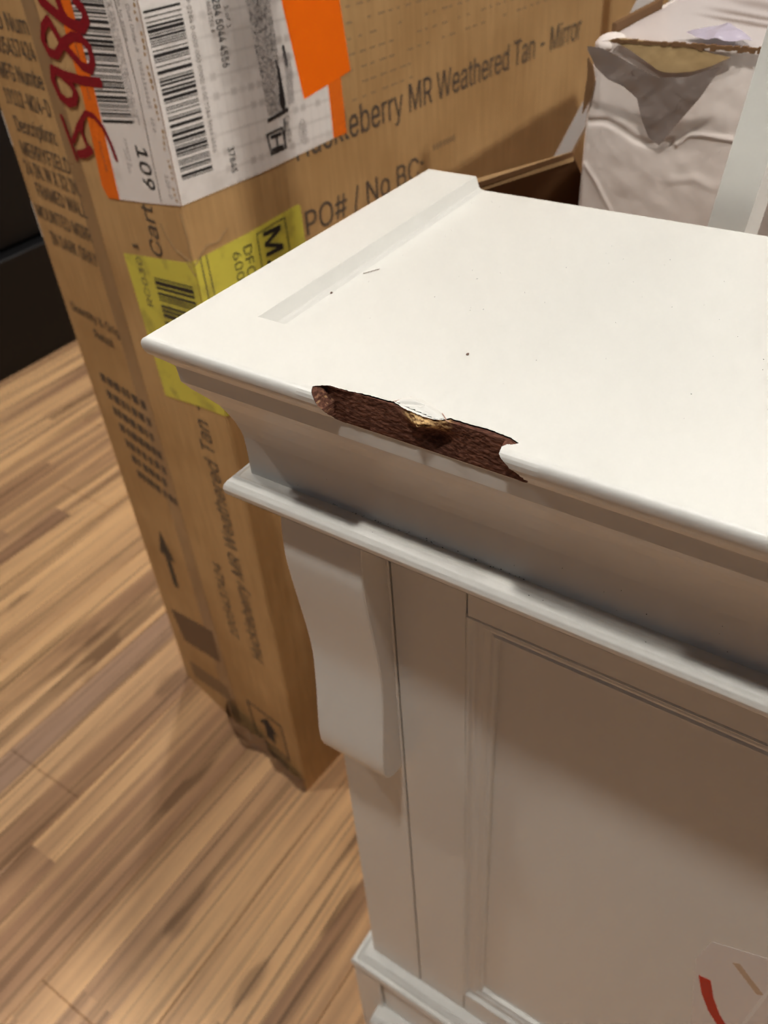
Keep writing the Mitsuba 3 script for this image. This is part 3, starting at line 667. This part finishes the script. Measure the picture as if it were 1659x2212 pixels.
# crushed upper left corner
cr = np.exp(-(((P[:, 0] - BX0) / .016) ** 2 + ((P[:, 1] - BZ) / .016) ** 2))
pts3 = np.stack([gx_.ravel() + .004 * cr, BY0 - h + .006 * cr, gz_.ravel() - .005 * cr], 1)
front = sweep_rings(pts3.reshape(*gx_.shape, 3))
obj('front_face', front, WHITE_CARD, wb, smooth=True)
obj('body', box(BX0 + .001, BX1, BY0 + .006, BY1, 0.0, BZ - .004), WHITE_CARD, wb)
txx, tyy = np.meshgrid(np.linspace(BX0 + .008, BX1, 60), np.linspace(BY0 + .002, BY1, 60), indexing='ij')
tz = BZ - .002 + .004 * (meshkit.fbm(np.stack([txx.ravel() * 10, tyy.ravel() * 10, 0 * txx.ravel()], -1), 3, 4) - .5)
def f_top(p, n, uv):
    a = fbm(p.x * 30, p.y * 60, 0.0, 3)
    q = p.y + 0.55 * (p.x - 0.15) + 0.006 * a
    band = dr.exp(-dr.square((q - 0.522) / 0.0070)) + dr.exp(-dr.square((q - 0.548) / 0.0085)) + 0.7 * dr.exp(-dr.square((q - 0.590) / 0.016))
    return mix((0.60, 0.53, 0.515), (0.22, 0.145, 0.115), dr.minimum(band, 1.0) * smoothstep(0.105, 0.150, p.x) * 0.85)
WHITE_TOP = material('taped_box_top', principled(proc(f_top), 0.22, 0.5))
obj('lid', sweep_rings(np.stack([txx.ravel(), tyy.ravel(), tz], 1).reshape(60, 60, 3)), WHITE_TOP, wb, smooth=True)
def on_front(g, y, th=.0006):
    m = poly_mesh(g, th); v = m.vertices
    m.vertices = np.stack([v[:, 0], y - v[:, 2], v[:, 1]], 1); m.invert()
    return m
tear = Polygon([(.0890, 1.1490), (.0980, 1.1470), (.1060, 1.1440), (.1201, 1.1368), (.1290, 1.1320), (.135, 1.1305), (.145, 1.1310), (.1551, 1.1325), (.1677, 1.1369), (.1794, 1.1430), (.1700, 1.1445), (.1560, 1.1470), (.1400, 1.1490), (.1200, 1.1500), (.1000, 1.1510)])
obj('bare_patch', on_front(tear, BY0 - .0030, .0012), LINER, wb, label='bare tan board where the white paper is torn off')
# dark ragged lip of broken board along the top edge
lip = []
for k in range(40):
    x = .092 + .0027 * k
    lip.append(sbox(x, 1.1488 - .0013 * rng.random() - .0016 * (k > 22) * rng.random(), x + .0036, 1.1496 + .0012 * rng.random()))
obj('ragged_edge', on_front(unary_union(lip), BY0 - .0020, .0030), CARD_DARK, wb, label='dark broken board along the top edge')
# taped flap of grey paper hanging away from the face: a sheet bulging outward at its top
def sheet(poly, fn, step=.002):
    x0_, z0_, x1_, z1_ = poly.bounds
    gx, gz = np.meshgrid(np.arange(x0_, x1_ + step, step), np.arange(z0_, z1_ + step, step), indexing='ij')
    n, m = gx.shape
    pts = shapely.points(gx.ravel(), gz.ravel())
    d = shapely.distance(pts, poly.exterior); ins = shapely.contains(poly, pts)
    F = np.where(ins, d, -d)
    i, j = np.meshgrid(np.arange(n - 1), np.arange(m - 1), indexing='ij'); a = (i * m + j).ravel()
    f = np.vstack([np.stack([a, a + m, a + m + 1], 1), np.stack([a, a + m + 1, a + 1], 1)])
    t = trimesh.intersections.slice_mesh_plane(trimesh.Trimesh(np.stack([gx.ravel() * 100, gz.ravel() * 100, F * 100], 1), f, process=False), [0, 0, 1], [0, 0, 0])
    t.merge_vertices()
    X, Z = t.vertices[:, 0] / 100, t.vertices[:, 1] / 100
    t.vertices = np.stack([X, fn(X, Z), Z], 1)
    return t
fl = Polygon([(.0790, 1.1480), (.0900, 1.1475), (.1000, 1.1440), (.1201, 1.1350), (.135, 1.1295), (.1551, 1.1315), (.1794, 1.1415), (.1660, 1.1180), (.1500, 1.0960), (.1390, 1.0795), (.1300, 1.0840), (.1230, 1.0990), (.1190, 1.1130), (.1080, 1.1210), (.0960, 1.1250), (.0860, 1.1330)])
obj('tape_flap', sheet(fl, lambda x, z: BY0 - .0035 - .30 * np.clip(z - 1.080, 0, .07) ** 1.25 * 1.6 - .0015 * meshkit.fbm(np.stack([x * 60, z * 60, 0 * x], -1), 2, 6)), SMOKY_TAPE, wb, smooth=True, label='grey taped paper flap peeling off the front')
crn = trimesh.creation.icosphere(3, 1.0)
crn.vertices *= (.012, .011, .007)
crn.vertices += .004 * (meshkit.fbm(crn.vertices * 120, 3, 9)[:, None] - .5)
crn.apply_translation((.0860, .432, 1.1435))
obj('crushed_corner', crn, WHITE_CARD, wb, smooth=True)
hole = Polygon([(.0740, 1.1360), (.0790, 1.1300), (.0815, 1.1200), (.0800, 1.1090), (.0770, 1.1030), (.0735, 1.0960), (.0740, 1.1100), (.0750, 1.1230)])
obj('side_tear', on_front(hole, BY0 - .0015, .0020), CARD_DARK, wb, label='dark tear down the left edge')
tb = sheet(Polygon([(.140, .4360), (.150, .4500), (.163, .4640), (.176, .4520), (.190, .4300), (.180, .4210), (.165, .4180), (.150, .4260)]), lambda x, z: z)
v = tb.vertices.copy()
pd = shapely.distance(shapely.points(v[:, 0], v[:, 2]), Polygon([(.140, .4360), (.150, .4500), (.163, .4640), (.176, .4520), (.190, .4300), (.180, .4210), (.165, .4180), (.150, .4260)]).exterior)
tb.vertices = np.stack([v[:, 0], v[:, 2], BZ + .001 + .55 * np.minimum(pd, .008) + .004 * meshkit.fbm(np.stack([v[:, 0] * 90, v[:, 2] * 90, 0 * v[:, 0]], -1), 2, 3)], 1)
obj('tape_bubble', tb, LILAC_TAPE, wb, smooth=True, label='shiny lilac bubble of clear tape')
lf = box(.0770, .0815, .452, .556, BZ - .010, BZ + .0045, .0008)
obj('lid_edge', lf, CARD_DARK, wb, label='raw brown board edge of the lid')

# open carton with a flap leaning over, white stick
oc = thing('open_carton', 'low brown carton with an upright flap between the tall carton and the white box', 'cardboard box')
ox0, ox1, oy0, oy1, oz = -.165, .066, .335, .57, .93
th_ = .005
obj('wall', box(ox0, ox1, oy0, oy0 + th_, 0, oz), CARD, oc); obj('wall', box(ox0, ox1, oy1 - th_, oy1, 0, oz), CARD, oc)
obj('wall', box(ox0, ox0 + th_, oy0 + th_, oy1 - th_, 0, oz), CARD, oc); obj('wall', box(ox1 - th_, ox1, oy0 + th_, oy1 - th_, 0, oz), CARD, oc)
obj('bottom', box(ox0 + th_, ox1 - th_, oy0 + th_, oy1 - th_, 0, th_), CARD, oc)
def slab(P, t):
    P = np.array(P, float)
    n = np.cross(P[1] - P[0], P[3] - P[0]); n /= np.linalg.norm(n)
    return trimesh.convex.convex_hull(np.vstack([P, P + n * t]))
FA, FB = np.array([.0100, .338, 1.0500]), np.array([.0730, .408, 1.0655])
HA, HB = np.array([-.09, oy1 - .01, oz]), np.array([.060, oy1 - .01, oz])
obj('flap', slab([FA, FB, HB, HA], .004), CARD_INNER, oc)
nrm = np.cross(FB - FA, HA - FA); nrm /= np.linalg.norm(nrm)
rim = slab([FA + np.array([-.03, -.03, -.007]) * .6, FB, FB + np.array([-.006, .010, .0005]), FA + np.array([-.028, .004, -.003])], -.0035)
obj('flap_edge', rim, CARD_EDGE, oc, label='pale cut edge of the flap')
sk = thing('white_stick', 'thin white stick leaning between the tall carton and the torn white box', 'stick')
s0, s1 = np.array([-.0313, .62, .983]), np.array([-.0035, .62, 1.0407])
dv = (s1 - s0) / np.linalg.norm(s1 - s0)
e0, e1 = s0 + dv * (-.11), s0 + dv * .20
up = np.cross(dv, [0, 1, 0])
m = trimesh.creation.box((np.linalg.norm(e1 - e0), .011, .0145))
m.apply_transform(matrix(dv, np.array([0, 1, 0]), np.cross(dv, [0, 1, 0]), (e0 + e1) / 2))
obj('rod', m, PLASTIC_WHITE, sk)
# brown carton far behind
bc = thing('plain_carton', 'plain brown carton standing upright behind the tall mirror carton', 'cardboard box')
m = trimesh.creation.extrude_polygon(Polygon([(-.256, 1.32), (-.2130, 1.50), (-.62, 1.62), (-.68, 1.42)]).buffer(-.004).buffer(.004), 1.45, engine='earcut')
obj('body', m, CARD, bc, smooth=20)
# black cupboard at the far left
bk = thing('black_cupboard', 'black cupboard on the floor at the left edge, behind the tall carton', 'cupboard')
obj('body', box(-2.60, -2.03, .10, 1.85, 0.0, 1.5, .004), BLACK, bk)
obj('drawer', box(-2.035, -1.955, .10, 1.85, 0.0, .337, .004), BLACK, bk)
obj('door', box(-2.035, -2.005, .10, 1.06, .345, 1.5, .004), BLACK, bk)
obj('door', box(-2.035, -2.005, 1.066, 1.85, .345, 1.5, .004), BLACK, bk)
obj('handle', box(-2.000, -1.975, 1.075, 1.093, .42, .50, .003), METAL, bk, label='grey handle')
